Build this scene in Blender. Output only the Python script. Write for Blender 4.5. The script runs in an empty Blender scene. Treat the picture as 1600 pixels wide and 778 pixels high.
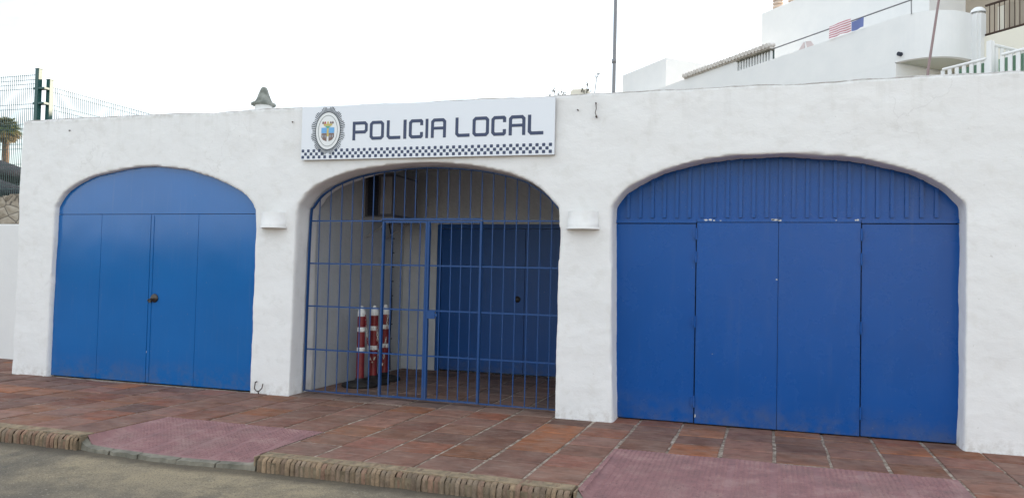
import bpy, bmesh, math, random
from mathutils import Vector, Matrix, noise, Euler
random.seed(11)
R = math.radians
SC = bpy.context.scene
COL = SC.collection

# ------------------------------------------------------------------ helpers
class MB:
    """collects shapes, then links them as ONE mesh object"""
    def __init__(s): s.v=[]; s.f=[]; s.m=[]; s.sm=[]; s.col=[]
    def face(s, pts, mi=0, smooth=False, col=None):
        b=len(s.v); s.v += [tuple(p) for p in pts]; s.f.append(tuple(range(b,b+len(pts)))); s.m.append(mi); s.sm.append(smooth); s.col.append(col)
    def raw(s, vs, fs, mi=0, smooth=False, col=None):
        b=len(s.v); s.v += [tuple(p) for p in vs]
        for f in fs: s.f.append(tuple(b+i for i in f)); s.m.append(mi); s.sm.append(smooth); s.col.append(col)
    def box(s, a, b, mi=0, bev=0.0, M=None, col=None):
        x0,y0,z0=a; x1,y1,z1=b
        if bev<=0:
            vs=[(x0,y0,z0),(x1,y0,z0),(x1,y1,z0),(x0,y1,z0),(x0,y0,z1),(x1,y0,z1),(x1,y1,z1),(x0,y1,z1)]
            fs=[(0,3,2,1),(4,5,6,7),(0,1,5,4),(1,2,6,5),(2,3,7,6),(3,0,4,7)]
        else:
            bm=bmesh.new(); bmesh.ops.create_cube(bm,size=1)
            for v in bm.verts: v.co=Vector(((x0+x1)/2+v.co.x*(x1-x0),(y0+y1)/2+v.co.y*(y1-y0),(z0+z1)/2+v.co.z*(z1-z0)))
            bmesh.ops.bevel(bm,geom=bm.edges[:],offset=bev,segments=2,affect='EDGES')
            bm.verts.index_update(); vs=[v.co[:] for v in bm.verts]; fs=[[v.index for v in f.verts] for f in bm.faces]; bm.free()
        if M is not None: vs=[tuple(M@Vector(v)) for v in vs]
        s.raw(vs,fs,mi,False,col)
    def tube(s, pts, r, n=8, mi=0, cap=True, smooth=True, col=None):
        pts=[Vector(p) for p in pts]; rs=r if isinstance(r,(list,tuple)) else [r]*len(pts)
        vs=[]; fs=[]; up=None
        for i,p in enumerate(pts):
            d=(pts[min(i+1,len(pts)-1)]-pts[max(i-1,0)]).normalized()
            if up is None: up=Vector((0,0,1)) if abs(d.z)<.9 else Vector((1,0,0))
            a=d.cross(up).normalized(); c=a.cross(d).normalized(); up=c
            for k in range(n):
                t=2*math.pi*k/n; vs.append(p+(a*math.cos(t)+c*math.sin(t))*rs[i])
        for i in range(len(pts)-1):
            for k in range(n):
                k2=(k+1)%n; fs.append((i*n+k,i*n+k2,(i+1)*n+k2,(i+1)*n+k))
        s.raw(vs,fs,mi,smooth,col)
        if cap: s.face([vs[k] for k in range(n)][::-1],mi,False,col); s.face([vs[(len(pts)-1)*n+k] for k in range(n)],mi,False,col)
    def lathe(s, prof, c=(0,0,0), n=24, mi=0, smooth=True, sx=1, sy=1):
        vs=[]; fs=[]
        for (r,z) in prof:
            for k in range(n):
                t=2*math.pi*k/n; vs.append((c[0]+r*sx*math.cos(t),c[1]+r*sy*math.sin(t),c[2]+z))
        for i in range(len(prof)-1):
            for k in range(n):
                k2=(k+1)%n; fs.append((i*n+k,i*n+k2,(i+1)*n+k2,(i+1)*n+k))
        s.raw(vs,fs,mi,smooth)
    def mesh(s, name, mats):
        me=bpy.data.meshes.new(name); me.from_pydata(s.v,[],s.f)
        for m in (mats if isinstance(mats,(list,tuple)) else [mats]): me.materials.append(m)
        me.polygons.foreach_set('material_index',s.m); me.polygons.foreach_set('use_smooth',s.sm)
        if any(c is not None for c in s.col):
            ca=me.color_attributes.new('tone','FLOAT_COLOR','CORNER'); li=0
            for p,c in zip(me.polygons,s.col):
                c=c or (1,1,1)
                for _ in p.loop_indices: ca.data[li].color=(c[0],c[1],c[2],1); li+=1
        me.update(); return me
    def build(s, name, mats, parent=None, merge=False):
        me=s.mesh(name,mats)
        if merge:
            bm=bmesh.new(); bm.from_mesh(me); bmesh.ops.remove_doubles(bm,verts=bm.verts,dist=1e-4); bmesh.ops.recalc_face_normals(bm,faces=bm.faces); bm.to_mesh(me); bm.free()
        o=bpy.data.objects.new(name,me); COL.objects.link(o)
        if parent is not None: o.parent=parent
        return o

def tag(o, label=None, cat=None, group=None, kind=None):
    if label: o['label']=label
    if cat: o['category']=cat
    if group: o['group']=group
    if kind: o['kind']=kind
    return o
def empty(name, loc=(0,0,0), rz=0):
    o=bpy.data.objects.new(name,None); COL.objects.link(o); o.location=loc; o.rotation_euler=(0,0,rz); o.empty_display_size=.1
    return o
def copy_tree(o, parent=None):
    c=o.copy(); COL.objects.link(c)
    if parent is not None: c.parent=parent
    for ch in [x for x in SC.objects if x.parent is o]: copy_tree(ch,c)
    return c

# ------------------------------------------------------------------ materials
def mat(name, col, rough=.8, spec=.5, metal=0, build=None, coat=0):
    m=bpy.data.materials.new(name); m.use_nodes=True; nt=m.node_tree; b=nt.nodes['Principled BSDF']
    b.inputs['Base Color'].default_value=(*col,1); b.inputs['Roughness'].default_value=rough
    b.inputs['Specular IOR Level'].default_value=spec; b.inputs['Metallic'].default_value=metal
    if coat: b.inputs['Coat Weight'].default_value=coat; b.inputs['Coat Roughness'].default_value=.08
    if build: build(nt,b)
    return m
def N(nt,t,**k):
    n=nt.nodes.new(t)
    for a,v in k.items():
        if a in n.inputs: n.inputs[a].default_value=v
        else: setattr(n,a,v)
    return n
def coords(nt, scale=(1,1,1)):
    g=N(nt,'ShaderNodeNewGeometry'); mp=N(nt,'ShaderNodeMapping'); mp.inputs['Scale'].default_value=scale
    nt.links.new(g.outputs['Position'],mp.inputs['Vector']); return mp.outputs['Vector']
def nz(nt, vec, scale, detail=4, rough=.55, dist=0):
    n=N(nt,'ShaderNodeTexNoise'); n.inputs['Scale'].default_value=scale; n.inputs['Detail'].default_value=detail; n.inputs['Roughness'].default_value=rough; n.inputs['Distortion'].default_value=dist
    nt.links.new(vec,n.inputs['Vector']); return n.outputs['Fac']
def ramp(nt, fac, stops):
    r=N(nt,'ShaderNodeValToRGB'); e=r.color_ramp.elements
    while len(e)<len(stops): e.new(.5)
    for x,(p,c) in zip(e,stops): x.position=p; x.color=(*c,1) if len(c)==3 else c
    nt.links.new(fac,r.inputs['Fac']); return r.outputs['Color']
def mixc(nt, fac, a, b, mode='MIX'):
    m=N(nt,'ShaderNodeMix',data_type='RGBA',blend_type=mode)
    for s,v in ((0,fac),(6,a),(7,b)):
        if hasattr(v,'is_linked'): nt.links.new(v,m.inputs[s])
        else: m.inputs[s].default_value = v if not isinstance(v,tuple) else (*v,1)
    return m.outputs[2]
def mth(nt, op, a, b=0.0, clamp=False):
    m=N(nt,'ShaderNodeMath',operation=op); m.use_clamp=clamp
    for s,v in ((0,a),(1,b)):
        if hasattr(v,'is_linked'): nt.links.new(v,m.inputs[s])
        else: m.inputs[s].default_value=v
    return m.outputs[0]
def bump(nt, b, h, strength=.3, dist=.01):
    n=N(nt,'ShaderNodeBump'); n.inputs['Strength'].default_value=strength; n.inputs['Distance'].default_value=dist
    nt.links.new(h,n.inputs['Height']); nt.links.new(n.outputs['Normal'],b.inputs['Normal'])
g3=lambda v:(v,v,v)

def stucco(nt,b):
    v=coords(nt); big=nz(nt,v,.7,5,.6); mid=nz(nt,v,6,6,.6); vs=coords(nt,(1,1,1.5)); tro=nz(nt,vs,8,6,.66,.4); fine=nz(nt,v,42,4,.65)
    c=ramp(nt,big,[(.3,(.795,.795,.79)),(.7,(.83,.825,.815))])
    c=mixc(nt,ramp(nt,mid,[(.36,g3(1)),(.46,g3(0))]),c,(.775,.77,.755))
    # weathered splashes near the pavement and on the parapet
    g=N(nt,'ShaderNodeNewGeometry'); sx=N(nt,'ShaderNodeSeparateXYZ'); nt.links.new(g.outputs['Position'],sx.inputs[0])
    low=mth(nt,'SUBTRACT',1,mth(nt,'MULTIPLY',sx.outputs[2],6),True)
    low=mth(nt,'MULTIPLY',low,ramp(nt,nz(nt,v,14,5,.7),[(.45,g3(0)),(.62,g3(1))]))
    c=mixc(nt,mth(nt,'MULTIPLY',low,.45),c,(.40,.35,.30))
    hi=mth(nt,'MULTIPLY',mth(nt,'SUBTRACT',sx.outputs[2],3.13),14,True)
    hi=mth(nt,'MULTIPLY',hi,ramp(nt,nz(nt,v,7,6,.75),[(.42,g3(0)),(.6,g3(1))]))
    c=mixc(nt,mth(nt,'MULTIPLY',hi,.6),c,(.38,.34,.30))
    sn=N(nt,'ShaderNodeSeparateXYZ'); nt.links.new(g.outputs['Normal'],sn.inputs[0]); upm=mth(nt,'MULTIPLY',mth(nt,'SUBTRACT',sn.outputs[2],.35),3,True); upm=mth(nt,'MULTIPLY',upm,ramp(nt,nz(nt,v,4,6,.75),[(.30,g3(.15)),(.58,g3(1))])); c=mixc(nt,mth(nt,'MULTIPLY',upm,.9),c,(.20,.17,.14))
    stv=nz(nt,coords(nt,(7,7,.35)),1.0,5,.65); stm=mth(nt,'MULTIPLY',mth(nt,'MULTIPLY',mth(nt,'SUBTRACT',sx.outputs[2],2.62),1.9,True),ramp(nt,stv,[(.52,g3(0)),(.70,g3(.2))])); c=mixc(nt,stm,c,(.50,.48,.44))
    wv=N(nt,'ShaderNodeTexVoronoi',feature='DISTANCE_TO_EDGE'); wv.inputs['Scale'].default_value=.62; dn=N(nt,'ShaderNodeTexNoise'); dn.inputs['Scale'].default_value=2.6; dn.inputs['Detail'].default_value=6; nt.links.new(v,dn.inputs['Vector'])
    va=N(nt,'ShaderNodeVectorMath',operation='MULTIPLY_ADD'); nt.links.new(dn.outputs['Color'],va.inputs[0]); va.inputs[1].default_value=(.7,.7,.7); nt.links.new(v,va.inputs[2]); nt.links.new(va.outputs[0],wv.inputs['Vector'])
    ck=mth(nt,'MULTIPLY',ramp(nt,wv.outputs['Distance'],[(0,g3(1)),(.0035,g3(0))]),ramp(nt,nz(nt,v,.9,2,.5),[(.55,g3(0)),(.62,g3(.22))])); c=mixc(nt,ck,c,(.42,.40,.38))
    chips=ramp(nt,nz(nt,v,23,3,.5),[(.735,g3(0)),(.75,g3(1))])
    c=mixc(nt,mth(nt,'MULTIPLY',chips,.5),c,(.50,.48,.45))
    nt.links.new(c,b.inputs['Base Color'])
    h=mth(nt,'ADD',mth(nt,'MULTIPLY',tro,1.0),mth(nt,'MULTIPLY',fine,.26)); bump(nt,b,h,.26,.017)
M_stucco=mat('whitewashed_plaster',(.78,.78,.78),.85,.3,build=stucco)
def plain_noise(c1,c2,scale=3,bs=.2,bd=.01,bscale=40):
    def f(nt,b):
        v=coords(nt); nt.links.new(ramp(nt,nz(nt,v,scale,5,.6),[(.35,c1),(.65,c2)]),b.inputs['Base Color']); bump(nt,b,nz(nt,v,bscale,4,.6),bs,bd)
    return f
M_white=mat('white_render',(.78,.78,.78),.85,.3,build=plain_noise((.745,.75,.745),(.79,.79,.78),1.2,.15,.02,8))
M_cream=mat('cream_render',(.7,.6,.42),.85,.3,build=plain_noise((.74,.70,.60),(.78,.74,.64),1,.1))
M_beige=mat('beige_render',(.4,.33,.25),.85,.3,build=plain_noise((.36,.31,.25),(.42,.36,.29),1,.1))
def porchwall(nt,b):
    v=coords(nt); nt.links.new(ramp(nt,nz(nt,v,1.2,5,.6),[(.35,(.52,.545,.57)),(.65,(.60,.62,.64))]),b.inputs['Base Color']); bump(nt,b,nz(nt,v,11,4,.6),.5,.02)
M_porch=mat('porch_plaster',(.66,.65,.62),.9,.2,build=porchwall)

def blue_paint(c, rough=.24, dummy=0):
    def f(nt,b):
        v=coords(nt); vs=coords(nt,(3.5,3.5,.35))
        n1=nz(nt,v,1.1,4,.6); n2=nz(nt,vs,4,5,.65)
        a=tuple(x*.94 for x in c); d=tuple(min(1,x*1.05) for x in c)
        col=ramp(nt,n1,[(.3,a),(.7,d)])
        dust=ramp(nt,n2,[(.55,g3(0)),(.8,g3(.06))])
        col=mixc(nt,dust,col,(.20,.24,.30))
        g=N(nt,'ShaderNodeNewGeometry'); sx=N(nt,'ShaderNodeSeparateXYZ'); nt.links.new(g.outputs['Position'],sx.inputs[0])
        low=mth(nt,'SUBTRACT',1,mth(nt,'MULTIPLY',sx.outputs[2],3.2),True); low=mth(nt,'MULTIPLY',low,ramp(nt,nz(nt,v,7,6,.75),[(.40,g3(0)),(.68,g3(.55))])); col=mixc(nt,low,col,(.13,.13,.13))
        dr=nz(nt,coords(nt,(16,16,.6)),1.0,4,.6); col=mixc(nt,ramp(nt,dr,[(.62,g3(0)),(.78,g3(.14))]),col,(.16,.20,.27))
        sp=ramp(nt,nz(nt,v,34,3,.5),[(.735,g3(0)),(.76,g3(.5))]); col=mixc(nt,sp,col,(.20,.24,.30))
        nt.links.new(col,b.inputs['Base Color'])
        r=ramp(nt,nz(nt,v,2.3,5,.65),[(.2,g3(rough-.02)),(.8,g3(rough+.05))]); nt.links.new(r,b.inputs['Roughness'])
        h=nz(nt,v,1.5,1,.4); bump(nt,b,h,.14,.03)
    return f
M_blueL=mat('blue_door_paint',(.012,.085,.33),.25,.62,build=blue_paint((.001,.118,.385),.13,.0))
M_blueR=mat('royal_blue_door_paint',(.01,.06,.28),.3,.32,build=blue_paint((.001,.076,.315),.26))
M_blueG=mat('blue_gate_paint',(.02,.07,.30),.35,.5,build=blue_paint((.005,.055,.20),.4))
M_blueP=mat('porch_door_paint',(.008,.045,.21),.4,.5,build=blue_paint((.003,.075,.30),.4))
M_gap=mat('shadow_gap',(.006,.01,.03),.8)
M_chip=mat('chipped_undercoat',(.62,.62,.60),.8)
M_brass=mat('worn_brass',(.09,.08,.07),.45,.5,.8)
M_rust=mat('rusty_iron',(.07,.045,.035),.8,.3,.3)

def tiles(nt,b):
    a=N(nt,'ShaderNodeAttribute',attribute_name='tone'); v=coords(nt)
    n=ramp(nt,nz(nt,v,8,6,.65,.4),[(.28,g3(.62)),(.5,g3(1.0)),(.78,g3(1.35))])
    c=mixc(nt,1.0,a.outputs['Color'],n,'MULTIPLY')
    c=mixc(nt,ramp(nt,nz(nt,v,3.1,6,.7),[(.44,g3(0)),(.70,g3(.55))]),c,(.25,.175,.14))
    st=coords(nt,(1.2,9,9)); c=mixc(nt,ramp(nt,nz(nt,st,3.0,5,.7),[(.54,g3(0)),(.68,g3(.6))]),c,(.30,.225,.185))
    c=mixc(nt,ramp(nt,nz(nt,v,1.3,4,.6),[(.52,g3(0)),(.75,g3(.4))]),c,(.085,.055,.045))
    nt.links.new(c,b.inputs['Base Color'])
    nt.links.new(ramp(nt,nz(nt,v,5,4,.6),[(.3,g3(.65)),(.7,g3(.9))]),b.inputs['Roughness'])
    bump(nt,b,mth(nt,'ADD',nz(nt,v,26,5,.65),mth(nt,'MULTIPLY',nz(nt,v,7,3,.6),1.2)),.4,.006)
M_tile=mat('terracotta_tile',(.2,.09,.07),.6,.2,build=tiles)
def mortar(nt,b):
    v=coords(nt); c=ramp(nt,nz(nt,v,11,6,.8),[(.40,(.12,.085,.065)),(.50,(.27,.215,.17)),(.62,(.46,.40,.335))])
    nt.links.new(c,b.inputs['Base Color']); bump(nt,b,nz(nt,v,60,4,.6),.5,.006)
M_mortar=mat('lime_mortar',(.3,.25,.2),.95,.2,build=mortar)
def kerbm(nt,b):
    a=N(nt,'ShaderNodeAttribute',attribute_name='tone'); v=coords(nt)
    n=ramp(nt,nz(nt,v,16,6,.7),[(.3,g3(.55)),(.55,g3(1)),(.8,g3(1.3))])
    c=mixc(nt,1.0,a.outputs['Color'],n,'MULTIPLY')
    c=mixc(nt,ramp(nt,nz(nt,v,2.6,5,.7),[(.5,g3(0)),(.7,g3(.55))]),c,(.17,.15,.12))
    nt.links.new(c,b.inputs['Base Color']); bump(nt,b,nz(nt,v,70,5,.7),.8,.012)
M_kerb=mat('kerb_brick',(.3,.22,.13),.9,.2,build=kerbm)
M_kerbtop=mat('kerb_top_mortar',(.27,.21,.14),.95,.1,build=plain_noise((.18,.145,.10),(.33,.25,.165),12,.6,.01,60))
M_kerbmort=mat('kerb_mortar',(.07,.06,.045),.95,.1,build=plain_noise((.12,.095,.065),(.24,.19,.13),9,.6,.01,60))
def pink(nt,b):
    v=coords(nt); c=ramp(nt,nz(nt,v,5,6,.7),[(.3,(.20,.115,.115)),(.5,(.265,.14,.14)),(.72,(.34,.215,.20))])
    c=mixc(nt,ramp(nt,nz(nt,v,1.7,4,.6),[(.5,g3(0)),(.75,g3(.5))]),c,(.20,.15,.135))
    c=mixc(nt,ramp(nt,nz(nt,v,38,3,.6),[(.60,g3(0)),(.72,g3(.6))]),c,(.12,.075,.07))
    nt.links.new(c,b.inputs['Base Color']); bump(nt,b,nz(nt,v,80,4,.6),.4,.004)
M_pink=mat('pink_ramp_tile',(.3,.16,.15),.85,.3,build=pink)
M_concrete=mat('grey_concrete',(.2,.19,.17),.9,.2,build=plain_noise((.13,.125,.10),(.28,.255,.205),6,.5,.01,50))
def roadm(nt,b):
    v=coords(nt); big=nz(nt,v,.9,6,.65,.5); mid=nz(nt,v,3.3,6,.7); fine=nz(nt,v,95,3,.7)
    c=ramp(nt,big,[(.34,(.115,.105,.088)),(.48,(.235,.195,.138)),(.64,(.33,.268,.175))])
    c=mixc(nt,ramp(nt,mid,[(.38,g3(.75)),(.56,g3(0))]),c,(.14,.12,.092))
    c=mixc(nt,ramp(nt,fine,[(.35,g3(.65)),(.5,g3(0))]),c,(.055,.05,.045))
    c=mixc(nt,ramp(nt,nz(nt,v,70,2,.5),[(.62,g3(0)),(.7,g3(.7))]),c,(.36,.32,.25))
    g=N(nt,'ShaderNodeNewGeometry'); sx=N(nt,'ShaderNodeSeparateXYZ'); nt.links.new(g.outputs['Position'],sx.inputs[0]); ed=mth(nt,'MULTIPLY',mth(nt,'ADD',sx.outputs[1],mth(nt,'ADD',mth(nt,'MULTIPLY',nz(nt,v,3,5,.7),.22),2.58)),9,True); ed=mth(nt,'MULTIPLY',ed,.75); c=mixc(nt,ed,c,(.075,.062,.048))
    nt.links.new(c,b.inputs['Base Color']); bump(nt,b,mth(nt,'ADD',nz(nt,v,110,4,.7),mth(nt,'MULTIPLY',nz(nt,v,12,3,.6),2.0)),.8,.008)
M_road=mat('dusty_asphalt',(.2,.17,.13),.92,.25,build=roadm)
M_slab=mat('pale_green_render',(.5,.52,.46),.85,.2)
M_soil=mat('dry_soil',(.2,.16,.11),.95,.1,build=plain_noise((.16,.13,.09),(.25,.20,.14),2,.4,.02,20))
M_signw=mat('sign_white',(.78,.81,.86),.35,.5)
M_signb=mat('sign_grey_blue',(.06,.078,.14),.5,.3)
M_signk=mat('emblem_dark',(.03,.045,.06),.5,.3)
M_signe=mat('sign_edge',(.45,.45,.46),.5)
M_ring=mat('emblem_white',(.80,.82,.82),.5)
M_cb=mat('crest_blue',(.16,.42,.75),.5); M_cg=mat('crest_green',(.12,.42,.25),.5); M_cy=mat('crest_gold',(.62,.50,.16),.5); M_cbr=mat('crest_brown',(.20,.13,.11),.5); M_cr=mat('crest_red',(.45,.08,.07),.5); M_cgr=mat('crest_grey',(.33,.36,.40),.5)
M_postr=mat('red_post_plastic',(.26,.012,.018),.4,.5,build=plain_noise((.15,.010,.014),(.24,.018,.022),8,.1,.002))
M_refl=mat('white_reflective_band',(.82,.82,.80),.35,.5)
M_rubber=mat('black_rubber',(.018,.018,.02),.75,.3,build=plain_noise((.014,.014,.016),(.04,.036,.032),6,.3,.005))
M_chw=mat('white_chain_plastic',(.7,.68,.6),.5); M_chr=mat('red_chain_plastic',(.28,.02,.02),.5)
M_dark=mat('dark_grille',(.012,.018,.035),.6)
M_cab=mat('grey_cabinet_metal',(.30,.30,.32),.5,.4,build=plain_noise((.26,.26,.28),(.34,.34,.35),4,.05))
M_cabd=mat('dark_cabinet_frame',(.11,.11,.125),.5,.4)
M_green=mat('green_fence_coating',(.012,.075,.07),.4,.5,build=plain_noise((.010,.065,.060),(.018,.085,.078),3,.05))
M_wire=mat('grey_green_wire',(.07,.12,.115),.5,.5)
def rubble(nt,b):
    v=coords(nt,(1,1,1.6)); w=N(nt,'ShaderNodeTexVoronoi',feature='DISTANCE_TO_EDGE'); w.inputs['Scale'].default_value=3.2; nt.links.new(v,w.inputs['Vector'])
    c=ramp(nt,nz(nt,v,2.2,5,.6),[(.3,(.20,.16,.125)),(.5,(.34,.29,.23)),(.7,(.46,.41,.34))])
    c=mixc(nt,ramp(nt,w.outputs['Distance'],[(0,g3(1)),(.06,g3(0))]),c,(.09,.08,.07)); nt.links.new(c,b.inputs['Base Color'])
    bump(nt,b,w.outputs['Distance'],.8,.08)
M_rubble=mat('rubble_stone',(.3,.25,.2),.9,.2,build=rubble)
M_thatch=mat('dark_parasol_thatch',(.028,.026,.038),.9,.2,build=plain_noise((.018,.017,.026),(.045,.04,.05),5,.8,.03,30))
M_wood=mat('weathered_wood',(.12,.09,.06),.8)
M_trunk=mat('palm_bark',(.16,.10,.06),.9,build=plain_noise((.10,.06,.035),(.24,.15,.09),9,.8,.04,14))
def frond(nt,b):
    a=N(nt,'ShaderNodeAttribute',attribute_name='tone'); nt.links.new(a.outputs['Color'],b.inputs['Base Color'])
M_frond=mat('palm_frond',(.08,.11,.03),.6,.4,build=frond)
M_cap=mat('chimney_cap_cement',(.25,.26,.24),.9,.2,build=plain_noise((.15,.16,.14),(.30,.31,.28),9,.5,.02,30))
M_galv=mat('galvanised_steel',(.22,.22,.23),.45,.5,.6)
M_terra=mat('pale_terracotta',(.6,.48,.4),.85,.2,build=plain_noise((.55,.42,.34),(.72,.62,.54),5,.2))
M_rooft=mat('roof_tile_clay',(.6,.57,.53),.85,.2,build=plain_noise((.55,.51,.47),(.74,.71,.67),9,.3))
M_hedge=mat('hedge_green',(.05,.09,.03),.8)
M_weed=mat('dry_weed',(.10,.09,.06),.9)
M_louv=mat('louvre_shade',(.08,.12,.11),.7)
M_stripeg=mat('green_awning',(.20,.34,.24),.8)
def towel(nt,b):
    t=N(nt,'ShaderNodeTexCoord'); sx=N(nt,'ShaderNodeSeparateXYZ'); nt.links.new(t.outputs['Object'],sx.inputs[0])
    st=mth(nt,'GREATER_THAN',mth(nt,'FRACT',mth(nt,'MULTIPLY',sx.outputs[2],16)),.5)
    c=mixc(nt,st,(.80,.74,.75),(.55,.24,.28)); nt.links.new(c,b.inputs['Base Color'])
M_towel=mat('striped_towel_cloth',(.6,.3,.3),.95,.1,build=towel)
M_towelb=mat('blue_towel_cloth',(.17,.21,.42),.95,.1)
M_pinkcl=mat('pale_pink_cloth',(.66,.56,.55),.95,.1)
M_mullion=mat('dark_window_glass',(.05,.06,.06),.1,.5)
M_redpole=mat('brown_pole_paint',(.28,.20,.20),.5)

# ------------------------------------------------------------------ setting
def sheet(name, x0,x1,y0,y1,z,m,kind='structure',nx=1,ny=1,fn=None):
    b=MB(); 
    vs=[(x0+(x1-x0)*i/nx,y0+(y1-y0)*j/ny,z) for j in range(ny+1) for i in range(nx+1)]
    if fn: vs=[fn(*v) for v in vs]
    fs=[(j*(nx+1)+i,j*(nx+1)+i+1,(j+1)*(nx+1)+i+1,(j+1)*(nx+1)+i) for j in range(ny) for i in range(nx)]
    b.raw(vs,fs,0,nx>1); return tag(b.build(name,m),kind=kind)
sheet('ground',-900,900,-900,900,-.16,M_soil)
def rz(x,y,z): return (x,y,z+.012*noise.noise(Vector((x*.7,y*.9,3)))+.004*noise.noise(Vector((x*5,y*5,1))))
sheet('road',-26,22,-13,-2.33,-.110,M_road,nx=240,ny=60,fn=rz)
EDGE=-2.32     # inner edge of the kerb bricks
# pavement: mortar bed, then every tile
LR=(-5.28,-3.62,-1.50); RR=(-1.17,1.30,-1.10)   # dropped ramps: x0, x1, back edge
PAL=[(.215,.102,.076),(.205,.098,.072),(.170,.082,.060),(.245,.102,.055),(.285,.10,.042),(.22,.075,.042),(.19,.088,.060),(.160,.080,.060),(.235,.112,.080),(.215,.085,.060),(.20,.092,.06)]
def in_ramp(x,y):
    return any(a<x<b and y<c for a,b,c in (LR,RR))
bed=MB(); beds=[(-26,-5.28,EDGE,0),(-5.28,-3.62,-1.5,0),(-3.62,-1.17,EDGE,0),(-1.17,1.30,-1.10,0),(1.30,12,EDGE,0)]
for (x0,x1,y0,y1) in beds: bed.box((x0,y0,-.15),(x1,y1,-.004))
bed.box((-5.0,0,-.15),(-1.9,2.9,-.004)); bed.box((-26,0,-.15),(-9.3,1.1,-.004)); bed.box((-8.6,0,-.15),(-5.4,.12,-.004)); bed.box((-1.5,0,-.15),(1.65,.32,-.004))
tag(bed.build('pavement_bed',M_mortar),kind='structure')
tl=MB()
def clip_boxes(x0,x1,y0,y1):
    out=[(x0,x1,y0,y1)]
    for a,b,c in (LR,RR):
        nx=[]
        for (p,q,r,s) in out:
            if q<=a or p>=b or r>=c: nx.append((p,q,r,s)); continue
            if p<a: nx.append((p,a,r,s))
            if q>b: nx.append((b,q,r,s))
            if s>c: nx.append((max(p,a),min(q,b),c,s))
        out=nx
    return [t for t in out if t[1]-t[0]>.05 and t[3]-t[2]>.04]
PX=.4085; ROWS=[.32,-.02,-.345,-.72,-1.10,-1.50,-1.89,EDGE]
def tile(x0,x1,y0,y1,dusty=0):
    c=random.choice(PAL); c=tuple(v*(1-dusty)+q*dusty for v,q in zip(c,(.17,.13,.115))); k=random.uniform(.78,1.2); c=tuple(min(.6,(v*.88+q_*.12)*k*.92) for v,q_ in zip(c,(.22,.17,.14)))
    dz=random.uniform(-.0025,.0025); tx=random.uniform(-.006,.006); ty=random.uniform(-.006,.006); g=.011; g2=.0062
    x0+=g*random.uniform(.7,1.5); x1-=g*random.uniform(.7,1.5); y0+=g2*random.uniform(.5,1.6); y1-=g2*random.uniform(.5,1.6)
    if x1-x0<.03 or y1-y0<.03: return
    cx,cy=(x0+x1)/2,(y0+y1)/2; f=lambda x,y:.003+dz+(x-cx)*tx+(y-cy)*ty; e=.007
    j=lambda:random.uniform(-.004,.004)
    o=[(x0+j(),y0+j()),(x1+j(),y0+j()),(x1+j(),y1+j()),(x0+j(),y1+j())]; inn=[(p[0]+(e if p[0]<cx else -e),p[1]+(e if p[1]<cy else -e)) for p in o]
    vs=[(p[0],p[1],-.02) for p in o]+[(p[0],p[1],f(*p)-.004) for p in o]+[(p[0],p[1],f(*p)) for p in inn]
    fs=[(i,(i+1)%4,4+(i+1)%4,4+i) for i in range(4)]+[(4+i,4+(i+1)%4,8+(i+1)%4,8+i) for i in range(4)]+[(8,9,10,11)]
    tl.raw(vs,fs,0,False,c)
i0=int((-26-.06)/PX); i1=int(12/PX)
for i in range(i0,i1):
    x0=.06+PX*i; x1=x0+PX
    wob=lambda: random.uniform(-.012,.012)
    off=random.uniform(-.03,.03)
    rows=[ROWS[0]]+[r+off+wob() for r in ROWS[1:-1]]+[EDGE]
    for a,b in zip(rows[1:],rows[:-1]):
        b_=min(b,1)
        # tiles under the wall are cut at the wall line
        segs=clip_boxes(x0,x1,a,b)
        for (p,q,r,s) in segs:
            cx=(p+q)/2
            if r>=-.03:  # row inside openings
                ok=(-8.6<cx<-5.4 and False) or (-1.5<cx<1.65)
                if not ok: continue
            elif s>0 : s=min(s,.0) if not (-1.5<cx<1.65) else s
            tile(p,q,r,s)
# tiles in the porch and beyond the left corner
y=-.02
while y<2.85:
    for i in range(-14,-3):
        x0=.06+PX*i
        a=max(x0,-5.04); b=min(x0+PX,-1.9)
        if b-a>.06: tile(a,b,max(y,.0),min(y+.385,2.9),.6)
    y+=.385
y=-.02
while y<1.1:
    for i in range(-62,-22):
        x0=.06+PX*i; a=x0; b=min(x0+PX,-9.06)
        if b-a>.06: tile(a,b,max(y,.0),min(y+.385,1.1))
    y+=.385
tag(tl.build('pavement',M_tile),kind='structure')

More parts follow.
